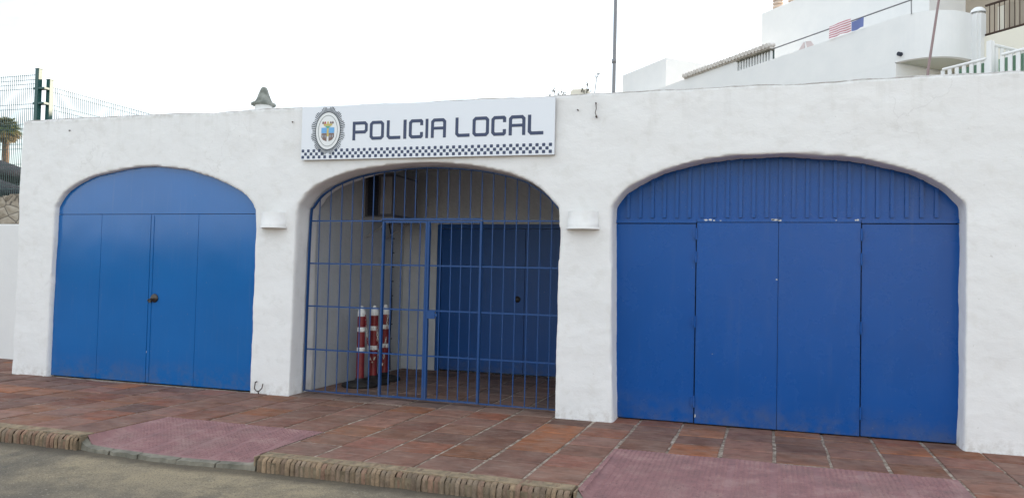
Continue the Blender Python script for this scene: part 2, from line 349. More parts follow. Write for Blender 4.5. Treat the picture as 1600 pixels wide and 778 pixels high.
# kerb of bricks on edge, worn and rounded
def kerb(x0,x1,endl=0,endr=0):
    k=MB(); kb=MB(); mo=MB(); x=x0; kb.box((x0,EDGE-.1685,-.16),(x1,EDGE-.004,-.034)); mo.box((x0,EDGE-.130,-.055),(x1,EDGE-.003,.0032))
    while x<x1-.02:
        w=random.uniform(.036,.047); g=.0045; w=min(w,x1-x)
        prof=[(EDGE,-.05),(EDGE-.002,-.004),(EDGE-.02,.004),(EDGE-.08,.004),(EDGE-.135,.000),(EDGE-.160,-.010),(EDGE-.172,-.030),(EDGE-.176,-.07),(EDGE-.174,-.16)]
        dy=random.uniform(-.008,.005); dz=random.uniform(-.003,.002); t=random.uniform(-.08,.08)
        base=random.choice([(.36,.255,.165),(.33,.235,.155),(.38,.27,.175),(.31,.22,.155),(.34,.21,.145),(.32,.235,.165)]); kk=random.uniform(.66,1.0); c=tuple(v*kk for v in base)
        n=5; vs=[]; 
        for a in range(n):
            u=a/(n-1); xx=x+u*(w-g); sh=.008*(abs(u-.5)*2)**3
            for (py,pz) in prof:
                q=noise.noise(Vector((xx*22,py*22,pz*22)))*.0055
                out=1 if py<EDGE-.11 else 0
                vs.append((xx+(py-EDGE)*t*.12,py+dy*out+sh*out+q*out,pz+dz-(sh*.7 if pz>-.03 else 0)+(q if pz>-.03 else 0)))
        m=len(prof); fs=[(a*m+b,(a+1)*m+b,(a+1)*m+b+1,a*m+b+1) for a in range(n-1) for b in range(m-1)]
        fs.append(tuple(range(m))[::-1]); fs.append(tuple((n-1)*m+b for b in range(m)))
        k.raw(vs,fs,0,True,c); x+=w
    o=tag(k.build('kerb',M_kerb),kind='structure'); tag(mo.build('kerb_mortar',M_kerbtop),kind='structure'); tag(kb.build('kerb_bed',M_kerbmort),kind='structure'); return o
kerb(-20,-5.295); kerb(-3.58,-1.20); kerb(1.33,9)

# pink dropped ramps with studded tiles, falling towards the road
def pinkramp(x0,x1,yb,yf,zf,bulge,skew=0,wl=.3,wr=.1):
    b=MB(); tz=.26; pitch=.0375
    def pos(x,y):
        t=(yb-y)/(yb-yf); t=max(0,t); u=(x-x0)/(x1-x0)
        bl=min(1,max(0,u)*(x1-x0)/wl,max(0,1-u)*(x1-x0)/wr); bl=bl*bl*(3-2*bl)
        return Vector((x+skew*t*(1-u), y-bulge*t*math.sin(math.pi*min(1,max(0,u))), -.001-(abs(zf)*(t**1.25)*bl)+.005*noise.noise(Vector((x*2,y*2,0)))))
    nx=int((x1-x0)/.04); ny=int((yb-yf)/.04)
    vs=[pos(x0+(x1-x0)*i/nx, yb+(yf-yb)*j/ny) for j in range(ny+1) for i in range(nx+1)]
    fs=[(j*(nx+1)+i,(j+1)*(nx+1)+i,(j+1)*(nx+1)+i+1,j*(nx+1)+i+1) for j in range(ny) for i in range(nx)]
    b.raw(vs,fs,0,True)
    y=yb-.02; 
    while y>yf+.02:
        x=x0+.02
        while x<x1-.02:
            if (x-x0)%.30>.02 and (yb-y)%.30>.012:
                c=pos(x,y); s=.0135*random.uniform(.85,1.1); h=.005*random.uniform(.7,1.1); up=Vector((0,0,h))
                q=[c+Vector(d)*s for d in ((-1,-1,0),(1,-1,0),(1,1,0),(-1,1,0))]; tq=[c+Vector(d)*s*.6+up for d in ((-1,-1,0),(1,-1,0),(1,1,0),(-1,1,0))]
                b.raw(q+tq,[(0,1,5,4),(1,2,6,5),(2,3,7,6),(3,0,4,7),(4,5,6,7)],0)
            x+=pitch
        y-=pitch
    return tag(b.build('ramp',M_pink),kind='structure'), pos
rampL,posL=pinkramp(LR[0],LR[1],LR[2],-2.40,.074,.07,0,.06,.05)
rampR,posR=pinkramp(RR[0],RR[1],RR[2],-2.40,.074,.05,0,.06,.06)
for (x0,x1,ps,cuts) in ((LR[0]-.01,LR[1]+.02,posL,[.0,.2,.38,.60,.80,1]),(RR[0]-.02,RR[1]+.02,posR,[0,.14,.3,.5,.7,.85,1])):
    lip=MB()
    for u0,u1 in zip(cuts[:-1],cuts[1:]):
        seg=6; top=[];bot=[];topo=[]
        for s in range(seg+1):
            x=x0+(x1-x0)*(u0+.004+(u1-u0-.008)*s/seg); q=ps(max(min(x,x1-.03),x0+.03),-2.40); a=random.uniform(-.004,.004)
            top.append((x,q.y+.004,q.z+.002)); topo.append((x,q.y-.060+a*2,min(q.z-.004,-.05)+a)); bot.append((x,q.y-.072+a*2,-.15))
        vs=top+topo+bot; n=seg+1
        lip.raw(vs,[(i+n,i+n+1,i+1,i) for i in range(seg)]+[(i+2*n,i+2*n+1,i+n+1,i+n) for i in range(seg)]+[(0,n,2*n),(n-1,2*n-1,3*n-1)],0)
    tag(lip.build('kerb_lip',M_concrete),kind='structure')
# ramp flanks
fl=MB()
for (x,s) in ((LR[0],1),(LR[1],-1),(RR[0],1),(RR[1],-1)):
    yb=LR[2] if x in LR[:2] else RR[2]
    fl.box((x-.012 if s>0 else x+.000,EDGE-.15,-.15),(x+.000 if s>0 else x+.012,yb,-.006))
tag(fl.build('ramp_flank',M_kerbtop),kind='structure')

# ------------------------------------------------------------------ garage building
A1=[(-8.48,0),(-8.475,1.0),(-8.46,2.0),(-8.43,2.14),(-8.27,2.31),(-7.92,2.46),(-7.43,2.55),(-6.96,2.575),(-6.40,2.51),(-5.94,2.37),(-5.64,2.21),(-5.52,2.07),(-5.50,1.9),(-5.50,1.0),(-5.51,0)]
A2=[(-4.99,0),(-4.985,1.0),(-4.97,1.98),(-4.93,2.13),(-4.76,2.30),(-4.37,2.45),(-3.91,2.52),(-3.42,2.54),(-2.89,2.495),(-2.47,2.40),(-2.20,2.27),(-2.03,2.11),(-1.97,1.95),(-1.975,1.0),(-1.98,0)]
A3=[(-1.40,0),(-1.43,1.0),(-1.445,1.97),(-1.41,2.12),(-1.27,2.26),(-.88,2.43),(-.41,2.52),(.13,2.54),(.68,2.49),(1.14,2.37),(1.39,2.24),(1.53,2.11),(1.575,1.98),(1.575,1.0),(1.57,0)]
def smooth_arch(A,n=6):
    # Catmull-Rom on the curved part so that no polygon corners show
    out=[A[0],A[1]]
    pts=A[1:-1]
    for i in range(len(pts)-1):
        p0=pts[max(i-1,0)];p1=pts[i];p2=pts[i+1];p3=pts[min(i+2,len(pts)-1)]
        for k in range(1,n+1):
            t=k/n
            out.append(tuple(.5*((2*p1[a])+(-p0[a]+p2[a])*t+(2*p0[a]-5*p1[a]+4*p2[a]-p3[a])*t*t+(-p0[a]+3*p1[a]-3*p2[a]+p3[a])*t**3) for a in (0,1)))
    out.append(A[-1]); return out
S1,S2,S3=smooth_arch(A1),smooth_arch(A2),smooth_arch(A3)
G=empty('garage_building',(-3.4,0,0))
tag(G,'long low whitewashed garage block with three arched openings and blue metal doors','building')
def gpart(mb,name,m,merge=False): 
    o=mb.build(name,m,G,merge); o.matrix_parent_inverse=Matrix.Translation((3.4,0,0)); return o
TH=.46; XR=7.0; HT=3.19
outl=[(-9.06,-.1)]
for S in (S1,S2,S3):
    outl+= [(S[0][0],-.1)]+S+[(S[-1][0],-.1)]
outl+=[(XR,-.1),(XR,HT),(-9.06,HT)]
bm=bmesh.new(); vs=[bm.verts.new((x,0,z)) for x,z in outl]; f=bm.faces.new(vs)
r=bmesh.ops.extrude_face_region(bm,geom=[f]); bmesh.ops.translate(bm,verts=[v for v in r['geom'] if isinstance(v,bmesh.types.BMVert)],vec=(0,TH,0))
bmesh.ops.recalc_face_normals(bm,faces=bm.faces); bmesh.ops.triangulate(bm,faces=bm.faces)
me=bpy.data.meshes.new('tmp'); bm.to_mesh(me); bm.free()
tmp=bpy.data.objects.new('tmp',me); COL.objects.link(tmp)
md=tmp.modifiers.new('r','REMESH'); md.mode='VOXEL'; md.voxel_size=.024; md.use_smooth_shade=True
ms=tmp.modifiers.new('s','SMOOTH'); ms.factor=.5; ms.iterations=3
dg=bpy.context.evaluated_depsgraph_get(); wm=bpy.data.meshes.new_from_object(tmp.evaluated_get(dg)); bpy.data.objects.remove(tmp)
NRM=[v.normal.copy() for v in wm.vertices]
for v,n in zip(wm.vertices,NRM):
    c=v.co; q=Vector((c.x,c.y,c.z))
    n1=noise.noise(q*1.1+Vector((5,0,0))); n2=noise.noise(q*3.6); n3=noise.noise(Vector((q.x*9,q.y*9,q.z*14)))
    # parapet line wanders, plaster face undulates, arch edges wobble
    d=.010*n1+.008*n2+.0022*n3+.0018*noise.noise(q*21)
    c2=c+n*d
    if c.z>3.05: c2.z+=.018*noise.noise(Vector((c.x*.9,0,7)))+.008*noise.noise(Vector((c.x*4.5,0,2)))+.012*max(0,min(1,(-4.5-c.x)/2))*2
    v.co=c2
wm.materials.clear(); wm.materials.append(M_stucco)
wm.polygons.foreach_set('use_smooth',[True]*len(wm.polygons)); wm.name='wall'
wo=bpy.data.objects.new('wall',wm); COL.objects.link(wo); wo.parent=G; wo.matrix_parent_inverse=Matrix.Translation((3.4,0,0))
b=MB(); b.box((-9.055,TH,-.1),(-8.80,7.2,3.18),0,.02); gpart(b,'side_wall',M_white)
b=MB(); b.box((-8.80,7.0,-.1),(XR,7.2,3.1)); gpart(b,'rear_wall',M_white)
b=MB(); b.box((-8.798,TH+.002,2.86),(XR,7.0,3.0)); gpart(b,'roof',M_white)
# porch
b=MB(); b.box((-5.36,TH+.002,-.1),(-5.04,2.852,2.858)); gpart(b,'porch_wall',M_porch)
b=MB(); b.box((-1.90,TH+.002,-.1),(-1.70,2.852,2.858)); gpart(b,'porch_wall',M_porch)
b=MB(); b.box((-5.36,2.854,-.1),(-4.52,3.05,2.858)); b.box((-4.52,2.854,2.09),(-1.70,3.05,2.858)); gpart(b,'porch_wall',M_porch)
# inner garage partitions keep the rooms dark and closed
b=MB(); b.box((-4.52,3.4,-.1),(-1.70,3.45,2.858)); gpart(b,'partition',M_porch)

def archface(S,y0,y1,zcut,grow=.035):
    """solid arch-headed panel above zcut"""
    cx=(S[0][0]+S[-1][0])/2
    pts=[]
    for x,z in S:
        if z>=zcut-.02: pts.append((x+(grow if x>cx else -grow)*(1 if z<2.3 else .4), z+(grow if z>2.1 else grow*.3)))
    pts=[(p[0],max(p[1],zcut)) for p in pts]
    x0,x1=pts[0][0],pts[-1][0]
    loop=[(x0,zcut)]+[p for p in pts if p[1]>zcut+.001]+[(x1,zcut)]
    m=MB(); fr=[(x,y0,z) for x,z in loop]; bk=[(x,y1,z) for x,z in loop]; n=len(loop)
    m.raw(fr+bk,[tuple(range(n))[::-1],tuple(range(n,2*n))]+[(i,(i+1)%n,n+(i+1)%n,n+i) for i in range(n)],0)
    return m
def child(mb,name,m,par,merge=False):
    return mb.build(name,m,par,merge)
def ztop(S,x):
    for (a,b) in zip(S[:-1],S[1:]):
        if a[0]<=x<=b[0] and b[0]>a[0] and a[1]>1.5: return a[1]+(b[1]-a[1])*(x-a[0])/(b[0]-a[0])
    return 2.0
# left garage door: smooth sheet leaves under a plain arch panel, nearly flush with the wall
YD=.065
m=archface(S1,YD,YD+.04,2.015); gd=gpart(m,'garage_door',M_blueL); gd['label']='left garage door, smooth glossy mid blue sheet under a plain arch panel'
cuts=[-8.52,-7.77,-7.015,-6.33,-5.47]
for i in range(4):
    b=MB(); y=YD+(.004 if i in(1,2) else .0)
    gl=.0012 if i!=2 else .003; grr=.0012 if i!=1 else .003; y=YD; b.box((cuts[i]+gl,y,.012),(cuts[i+1]-grr,y+.035,2.009),0,.002)
    if i in (1,2):
        xe=cuts[2]-.045 if i==1 else cuts[2]+.003
        b.box((xe,y-.006,.02),(xe+.042,y-.0002,1.995),0,.002)
    child(b,'door_leaf',M_blueL,gd)
b=MB(); b.box((-8.5,YD+.05,0),(-5.48,YD+.06,2.4)); child(b,'door_backing',M_gap,gd)
b=MB(); M=Matrix.Translation((-6.925,YD-.004,1.015))@Matrix.Rotation(R(90),4,'X')
prof=[(0,.02),(.020,.02),(.034,.012),(.044,0),(.044,-.004)]
lb=MB(); lb.lathe([(.0001,.046),(.014,.046),(.016,.030),(.040,.022),(.052,.004),(.052,0)],n=20); lb.v=[tuple(M@Vector(v)) for v in lb.v]
lb.box((-7.005,YD-.016,.96),(-6.965,YD-.003,1.005),0,.002); lb.tube([(-6.925,YD-.045,1.015),(-6.96,YD-.055,1.00),(-6.985,YD-.05,.985)],.007,6)
child(lb,'lock',M_brass,gd)
b=MB(); b.box((-7.028,YD-.003,.365),(-7.008,YD+.002,.385)); child(b,'paint_chip',M_chip,gd)
# right garage door: ribbed arch panel, four leaves set 25 cm back
YR=.25
m=archface(S3,YR,YR+.04,1.935); gr=gpart(m,'garage_door',M_blueR); gr['label']='right garage door, deep blue leaves under a vertically boarded arch panel'
rb=MB(); x=-1.335; k=0
while x<1.5:
    zt=min(ztop(S3,x),ztop(S3,x+.03))+.0
    # board edges: a narrow proud batten with a thin groove beside it
    if zt>2.05:
        rb.box((x-.008,YR-.020,1.975),(x+.026,YR-.0005,zt+.015),0,.003)
    x+=.1185; k+=1
child(rb,'batten',M_blueR,gr)
b=MB(); b.box((-1.455,YR-.012,1.925),(-.665,YR+.03,1.96),0,.003); child(b,'transom_rail',M_blueR,gr); b=MB(); b.box((.795,YR-.012,1.925),(1.60,YR+.03,1.96),0,.003); child(b,'transom_rail',M_blueR,gr)
cuts=[-1.455,-.665,.085,.795,1.60]
for i in range(4):
    b=MB(); cen=i in (1,2); y=YR-(.016 if cen else .0)
    g=.006 if cen else .004
    x0,x1=cuts[i]+g,cuts[i+1]-g
    if i==1: x1=cuts[2]-.0015
    if i==2: x0=cuts[2]+.0015
    b.box((x0,y,.015),(x1,y+.035,1.918 if not cen else 1.93),0,.003)
    if cen: b.box((x0,y-.006,1.933),(x1,y+.03,1.966),0,.003)
    child(b,'door_leaf',M_blueR,gr)
b=MB(); b.box((-1.44,YR+.05,0),(1.60,YR+.06,2.5)); child(b,'door_backing',M_gap,gr)
for x in (-.665,.795):
    for z in (1.60,.98,.22,1.82):
        h=MB(); h.tube([(x,YR-.024,z-.055),(x,YR-.024,z+.055)],.009,8); h.box((x-.03,YR-.0195,z-.04),(x-.002,YR-.001,z+.04),0,.001); child(h,'hinge',M_blueR,gr)
b=MB()
def chip(m,x,z,w,h,y):
    n=9; pts=[]
    for k in range(n):
        t=2*math.pi*k/n; rr=random.uniform(.65,1.1); pts.append((x+w*rr*math.cos(t),y,z+h*rr*math.sin(t)))
    m.face(pts)
yc=YR-.0235
for (x,z,w,h) in ((-.575,1.953,.022,.010),(-.535,1.956,.020,.012),(-.50,1.95,.012,.006),(.055,1.955,.045,.009),(.03,1.958,.02,.008),(.09,1.95,.03,.008),(.76,1.953,.015,.010),(.745,1.951,.010,.008),(.58,1.951,.008,.004),(-.44,1.947,.01,.004)): (lambda q_:(chip(q_,x,z,w,h,yc),child(q_,'paint_chip',M_chip,gr)))(MB())
for (x,z,w,h) in ((.072,1.40,.010,.006),(-.652,.085,.006,.02),(-.50,.68,.004,.004)): (lambda q_:(chip(q_,x,z,w,h,YR-.0175),child(q_,'paint_chip',M_chip,gr)))(MB())
# porch double door at the back
pd=MB(); pd.box((-4.52,2.86,2.03),(-1.90,2.92,2.088),0,.003); pd.box((-4.52,2.86,0),(-4.47,2.92,2.028),0,.003); pdo=gpart(pd,'porch_door',M_blueP)
cc=[-4.465,-3.83,-3.20,-2.55,-1.905]
for i in range(4):
    b=MB(); b.box((cc[i]+.003,2.875+(.0 if i else .02),.02),(cc[i+1]-.003,2.91+(.0 if i else .02),2.024),0,.003)
    child(b,'door_leaf',M_blueP,pdo)
b=MB(); M=Matrix.Translation((-3.30,2.874,1.05))@Matrix.Rotation(R(90),4,'X'); b.lathe([(.0001,.03),(.02,.03),(.03,.015),(.045,0)],n=16); b.v=[tuple(M@Vector(v)) for v in b.v]; child(b,'lock',M_brass,pdo)

# barred security gate across the porch
YG=.25
gate=MB()
ins=.028
fr=[(x+(ins if x<-3.47 else -ins)*(1 if z<2.35 else .35),YG,min(z,max(z-.022,0))if z>2 else z) for x,z in S2]
fr[0]=(fr[0][0],YG,.03); fr[-1]=(fr[-1][0],YG,.03)
# flat bar frame following the arch
def flatbar(m,pts,w=.014,dep=.032):
    P=[Vector(p) for p in pts]; n=len(P); vs=[]
    for i,p in enumerate(P):
        d=(P[min(i+1,n-1)]-P[max(i-1,0)]).normalized(); nn=Vector((-d.z,0,d.x))
        for (a,bb) in ((-1,-1),(1,-1),(1,1),(-1,1)): vs.append(p+nn*w/2*a+Vector((0,dep/2*bb,0)))
    fs=[(i*4+k,i*4+(k+1)%4,(i+1)*4+(k+1)%4,(i+1)*4+k) for i in range(n-1) for k in range(4)]
    m.raw(vs,fs+[(0,1,2,3),tuple((n-1)*4+k for k in (3,2,1,0))],0)
flatbar(gate,fr)
def gz(x):
    return ztop([(p[0],p[2]) for p in fr],x)
ZR=[.035,.50,.985,1.465,1.945]
for z in ZR:
    gate.box((-4.945,YG-.004,z-.008),(-4.045,YG+.004,z+.008)); gate.box((-2.86,YG-.004,z-.008),(-2.02,YG+.004,z+.008))
gate.box((-4.045,YG-.005,1.955),(-2.86,YG+.005,1.975))
bars=[-4.83,-4.69,-4.55,-4.415,-4.285,-4.155,-2.75,-2.62,-2.49,-2.36,-2.235,-2.11]
for x in bars: gate.tube([(x,YG-.001,.03),(x+random.uniform(-.002,.002),YG-.001,1.0),(x,YG-.001,gz(x))],.0066,6)
xt=-4.02
for k in range(10):
    x=-4.03+k*.128; gate.tube([(x,YG-.001,1.965),(x,YG-.001,gz(x))],.0066,6)
go=gpart(gate,'security_gate',M_blueG); go['label']='barred blue arched gate closing the open porch'
def leaf(x0,x1,xs):
    l=MB(); t=.025
    l.box((x0,YG-.02,.03),(x0+t,YG+.02,1.945),0,.003); 
    l.box((x1-t,YG-.02,.03),(x1,YG+.02,1.945),0,.003)
    l.box((x0+t,YG-.012,1.925),(x1-t,YG+.012,1.945)); l.box((x0+t,YG-.012,.03),(x1-t,YG+.012,.05))
    for z in (.50,.985,1.465): l.box((x0+t,YG-.004,z-.008),(x1-t,YG+.004,z+.008))
    for x in xs: l.tube([(x,YG-.001,.05),(x,YG-.001,1.926)],.0066,6)
    child(l,'gate_leaf',M_blueG,go)
leaf(-4.03,-3.487,[-3.915,-3.80,-3.69,-3.58]); leaf(-3.486,-2.862,[-3.335,-3.215,-3.10,-2.985])
b=MB(); b.box((-3.46,YG-.035,.90),(-3.37,YG-.021,.985),0,.004); b.box((-3.375,YG-.03,.925),(-3.345,YG-.018,.955),0,.002); child(b,'gate_lock',M_blueG,go)

# chimney with a tall cement cap on the roof
b=MB(); b.box((-8.50,3.87,3.0),(-8.24,4.13,4.10),0,.02); b.lathe([(.155,4.10),(.17,4.13),(.15,4.15)],(-8.37,4,0),24); b.lathe([(.145,4.15),(.145,4.225)],(-8.37,4,0),24)
ch=gpart(b,'chimney',M_white)
b=MB(); prof=[(.12,4.215),(.198,4.218),(.205,4.24),(.190,4.262),(.148,4.285),(.115,4.345),(.090,4.42),(.066,4.49),(.045,4.535),(.0001,4.55)]
b.lathe(prof,(-8.37,4,0),24)
vs=[]
for v in b.v:
    q=Vector(v); s=1+.09*noise.noise(q*14); vs.append((-8.37+(v[0]+8.37)*s,4+(v[1]-4)*s,v[2]))
b.v=vs; child(b,'chimney_cap',M_cap,ch)

# ------------------------------------------------------------------ police sign
SG=empty('police_sign',(-3.46,-.03,2.6)); tag(SG,'wide white POLICIA LOCAL sign with oval emblem and checkered band above the barred arch','sign')
def sp(mb,name,m,par=None): 
    o=mb.build(name,m,par or SG); o.matrix_parent_inverse=Matrix.Translation((3.46,.03,-2.6)); return o
def sz(x,z): return z-.012*(x+4.9)/2.9  # the board hangs a touch lower at its right end
b=MB(); X0,X1=-4.905,-2.02
f0=[(X0,sz(X0,2.595)),(X1,sz(X1,2.592)),(X1,sz(X1,3.165)),(X0,sz(X0,3.178))]
fr_=[(x,-.045,z) for x,z in f0]; bk=[(x,-.012,z) for x,z in f0]
b.raw(fr_+bk,[(0,1,2,3)],0); b.raw(fr_+bk,[(0,4,5,1),(1,5,6,2),(2,6,7,3),(3,7,4,0),(4,7,6,5)],1); sp(b,'sign_board',[M_signw,M_signe])
# letters as mitred strokes
def stroke(m,pts,w,y,closed=False):
    n=len(pts); L=[];Rr=[]
    for i in range(n):
        p=Vector(pts[i]); a=Vector(pts[i-1]) if (i>0 or closed) else None; c=Vector(pts[(i+1)%n]) if (i<n-1 or closed) else None
        if a is None: d=(c-p).normalized(); nn=Vector((-d.y,d.x)); s=1
        elif c is None: d=(p-a).normalized(); nn=Vector((-d.y,d.x)); s=1
        else:
            d1=(p-a).normalized(); d2=(c-p).normalized(); nn=(Vector((-d1.y,d1.x))+Vector((-d2.y,d2.x))).normalized(); s=1/max(.4,nn.dot(Vector((-d1.y,d1.x))))
        L.append(p+nn*w/2*s); Rr.append(p-nn*w/2*s)
    rng=range(n) if closed else range(n-1)
    for i in rng:
        j=(i+1)%n; q=[Rr[i],Rr[j],L[j],L[i]]; m.face([(v.x,y,v.y) for v in q])
W=.034; CH=.03
lets=[('P',-4.272,-4.09),('O',-4.065,-3.896),('L',-3.864,-3.702),('I',-3.669,-3.633),('C',-3.605,-3.442),('I',-3.415,-3.383),('A',-3.352,-3.182),('L',-3.079,-2.92),('O',-2.89,-2.71),('C',-2.686,-2.528),('A',-2.499,-2.324),('L',-2.299,-2.136)]
yl=-.047
letp=empty('lettering',(0,0,0)); letp.parent=SG; letp.matrix_parent_inverse=Matrix.Translation((3.46,.03,-2.6))
for ch_,x0,x1 in lets:
    lt=MB()
    z0=2.792-.008*(x0+4.27)/2.1-.002; z1=z0+.202; h=W/2; a,c,d,e=x0+h,x1-h,z0+h,z1-h; k=CH*.62; mz=z0+.088
    if ch_=='I': lt.face([(x0,yl,z0),(x1,yl,z0),(x1,yl,z1),(x0,yl,z1)]); lt.build('letter',M_signb,letp); continue
    def cor(path): stroke(lt,path,W,yl)
    if ch_=='P': cor([(a,z0),(a,e-0),(c-k,e),(c,e-k),(c,mz+k),(c-k,mz),(a+h,mz)])
    if ch_=='O': stroke(lt,[(a+k,d),(c-k,d),(c,d+k),(c,e-k),(c-k,e),(a+k,e),(a,e-k),(a,d+k)],W,yl,True)
    if ch_=='L': cor([(a,z1),(a,d+k),(a+k,d),(x1,d)])
    if ch_=='C': cor([(c,z1-.066),(c,e-k*.5),(c-k*.5,e),(a+k,e),(a,e-k),(a,d+k),(a+k,d),(c-k*.5,d),(c,d+k*.5),(c,z0+.066)])
    if ch_=='A': cor([(a,z0),(a,e-k),(a+k,e),(c-k,e),(c,e-k),(c,z0)]); stroke(lt,[(a+h,mz+.012),(c-h,mz+.012)],W*.9,yl)
    lt.build('letter',M_signb,letp)
# checkered band, three rows
EC=(-4.575,2.905)
cb=MB(); cb2=MB(); q=.0344; nx=int((X1-X0-.03)/q)
for i in range(nx+1):
    for j in range(3):
        if (i+j)%2==0:
            x=X0+.006+i*q; z=sz(x,2.606)+j*q; e=.0008
            pts=[(x+e,z+e),(x+q-e,z+e),(x+q-e,z+q-e),(x+e,z+q-e)]; cx,cz=x+q/2,z+q/2; o8=[]
            for (px,pz) in pts:
                o8.append((px,pz))
            # cut the corners a little, as on the print
            o=.0035; oc=[]
            for (px,pz) in pts:
                sx=1 if px<cx else -1; sz_=1 if pz<cz else -1
                if (sx>0)==(sz_>0): oc+= [(px,pz+o*sz_),(px+o*sx,pz)]
                else: oc+= [(px+o*sx,pz),(px,pz+o*sz_)]
            # skip what the emblem covers
            if ((cx+4.575)/.15)**2+((cz-2.905)/.26)**2<1: continue
            if cx+q/2<X1-.002: (cb if cx<EC[0] else cb2).face([(px,-.0465,pz) for px,pz in oc])
sp(cb,'checker_band',M_signb); sp(cb2,'checker_band',M_signb)
# emblem: oval sunburst, white oval, crest
em=MB(); em2=MB()
def ell(m,rx,rz_,y,n=64,mi=0,c=EC): m.face([(c[0]+rx*math.cos(2*math.pi*k/n),y,c[1]+rz_*math.sin(2*math.pi*k/n)) for k in range(n)][::1],mi)
nr=72
for k in range(nr):
    t=2*math.pi*(k+.5)/nr; big=(k%6) in (1,2,3,4); ln=1.0 if (k%6) in (2,3) else (.97 if (k%6) in (1,4) else .91)
    def pt(s,rx,rz_): 
        # equal arc spacing is good enough on this oval
        return (EC[0]+rx*math.cos(s),-.0490,EC[1]+rz_*math.sin(s))
    w=.021; rx,rz_=.212*ln,.268*ln
    em.face([pt(t-w,.155,.208),pt(t+w,.155,.208),pt(t+w*.85,rx,rz_),pt(t-w*.85,rx,rz_)][::1])
n=64
for k in range(n):
    t0,t1=2*math.pi*k/n,2*math.pi*(k+1)/n
    def rg(a,b2,y):
        return [(EC[0]+a[0]*math.cos(t0),y,EC[1]+a[1]*math.sin(t0)),(EC[0]+b2[0]*math.cos(t0),y,EC[1]+b2[1]*math.sin(t0)),(EC[0]+b2[0]*math.cos(t1),y,EC[1]+b2[1]*math.sin(t1)),(EC[0]+a[0]*math.cos(t1),y,EC[1]+a[1]*math.sin(t1))]
    em.face(rg((.149,.202),(.156,.209),-.0502)); em.face(rg((.116,.166),(.120,.170),-.0502))
emo=sp(em,'emblem_rays',M_signk)
ov=MB(); ell(ov,.150,.203,-.0485); sp(ov,'emblem_oval',M_ring)
cr=MB(); cx,cz=EC; y=-.0506
def poly(pts,mi,yy=y): cr.face([(cx+a,yy,cz+b2) for a,b2 in pts],mi)
poly([(-.080,.035),(-.080,-.025),(-.012,-.025),(-.012,.035)],0); poly([(.012,.035),(.012,-.025),(.080,-.025),(.080,.035)],0)
poly([(-.011,.05),(-.011,-.06),(.011,-.06),(.011,.05)],2); poly([(-.04,.052),(.04,.052),(.0,.025)],1,y-.0006)
poly([(-.078,-.027),(-.078,-.07),(-.055,-.10),(-.013,-.115),(-.013,-.027)],3); poly([(.013,-.027),(.013,-.115),(.055,-.10),(.078,-.07),(.078,-.027)],3)
for a in (-.06,-.03,.03,.06): poly([(a-.009,-.045),(a+.009,-.045),(a+.006,-.075),(a-.006,-.075)],5,y-.0006)
poly([(-.05,.055),(.05,.055),(.055,.075),(-.055,.075)],2)
for a,c_ in ((-.06,3),(-.035,4),(-.0,2),(.035,3),(.06,3)): poly([(a-.012,.077),(a+.012,.077),(a+.008,.098),(a,.105),(a-.008,.098)],c_)
sp(cr,'emblem_crest',[M_cb,M_cg,M_cy,M_cbr,M_cr,M_cgr])

# ------------------------------------------------------------------ plaster wall lamps
def wlamp(x,label):
    b=MB(); n=16; z0,z1=1.845,2.02; w=.155; dp=.12
    ring=lambda s,z,ex=0:[(x+(w*s+ex)*math.cos(math.pi*(1+k/n)),-.004+(dp*s+ex)*math.sin(math.pi*(1+k/n)),z) for k in range(n+1)]
    R0=ring(1.06,z0);R1=ring(1.06,z0+.018);R2=ring(1.0,z0+.026);R3=ring(.93,z1)
    vs=R0+R1+R2+R3; m=n+1
    b.raw(vs,[(i*m+k,i*m+k+1,(i+1)*m+k+1,(i+1)*m+k) for i in range(3) for k in range(n)],0,True)
    b.face(R3[::-1]); 
    # hollow underside: rim and dark inside
    R4=ring(.92,z0);R5=ring(.86,z0+.10); b.raw(R0+R4+R5,[(k,m+k,m+k+1,k+1) for k in range(n)]+[(m+k,2*m+k,2*m+k+1,m+k+1) for k in range(n)]+[tuple(2*m+k for k in range(m))],0)
    o=b.build('wall_lamp',M_stucco); tag(o,label,'wall lamp','half-round plaster lamps on the pillars'); return o
wlamp(-5.25,'half-round white plaster lamp on the pillar between the left door and the gate')
wlamp(-1.725,'half-round white plaster lamp on the pillar between the gate and the right door')

# ------------------------------------------------------------------ red and white posts in the porch
P0=empty('barrier_post',(-4.665,.98,0)); tag(P0,'red and white plastic post nearest the gate, foremost of the three','barrier post','barrier posts stored in the porch')
b=MB(); b.lathe([(.0001,.004),(.205,.004),(.215,.02),(.205,.045),(.12,.065),(.062,.075),(.055,.11)],n=28); b.build('base',M_rubber,P0)
b=MB(); b.lathe([(.055,.09),(.049,.13),(.047,.88)],n=18); b.build('tube',M_postr,P0)
for z0,z1 in ((.42,.475),(.66,.715),(.845,.905)):
    b=MB(); b.lathe([(.0475,z0),(.0495,z0+.003),(.0495,z1-.003),(.0475,z1)],n=18); b.build('reflective_band',M_refl,P0)
b=MB(); b.lathe([(.045,.905),(.042,.925),(.024,.93),(.024,.95),(.018,.968),(.0001,.972)],n=18); b.build('cap',M_refl,P0)
for (x,y,l,rx) in ((-4.645,1.27,'red and white plastic post in the middle of the three behind the gate',.0),(-4.665,1.60,'red and white plastic post furthest back, partly behind the gate stile',.0)):
    c=copy_tree(P0); c.location=(x,y,0); c['label']=l
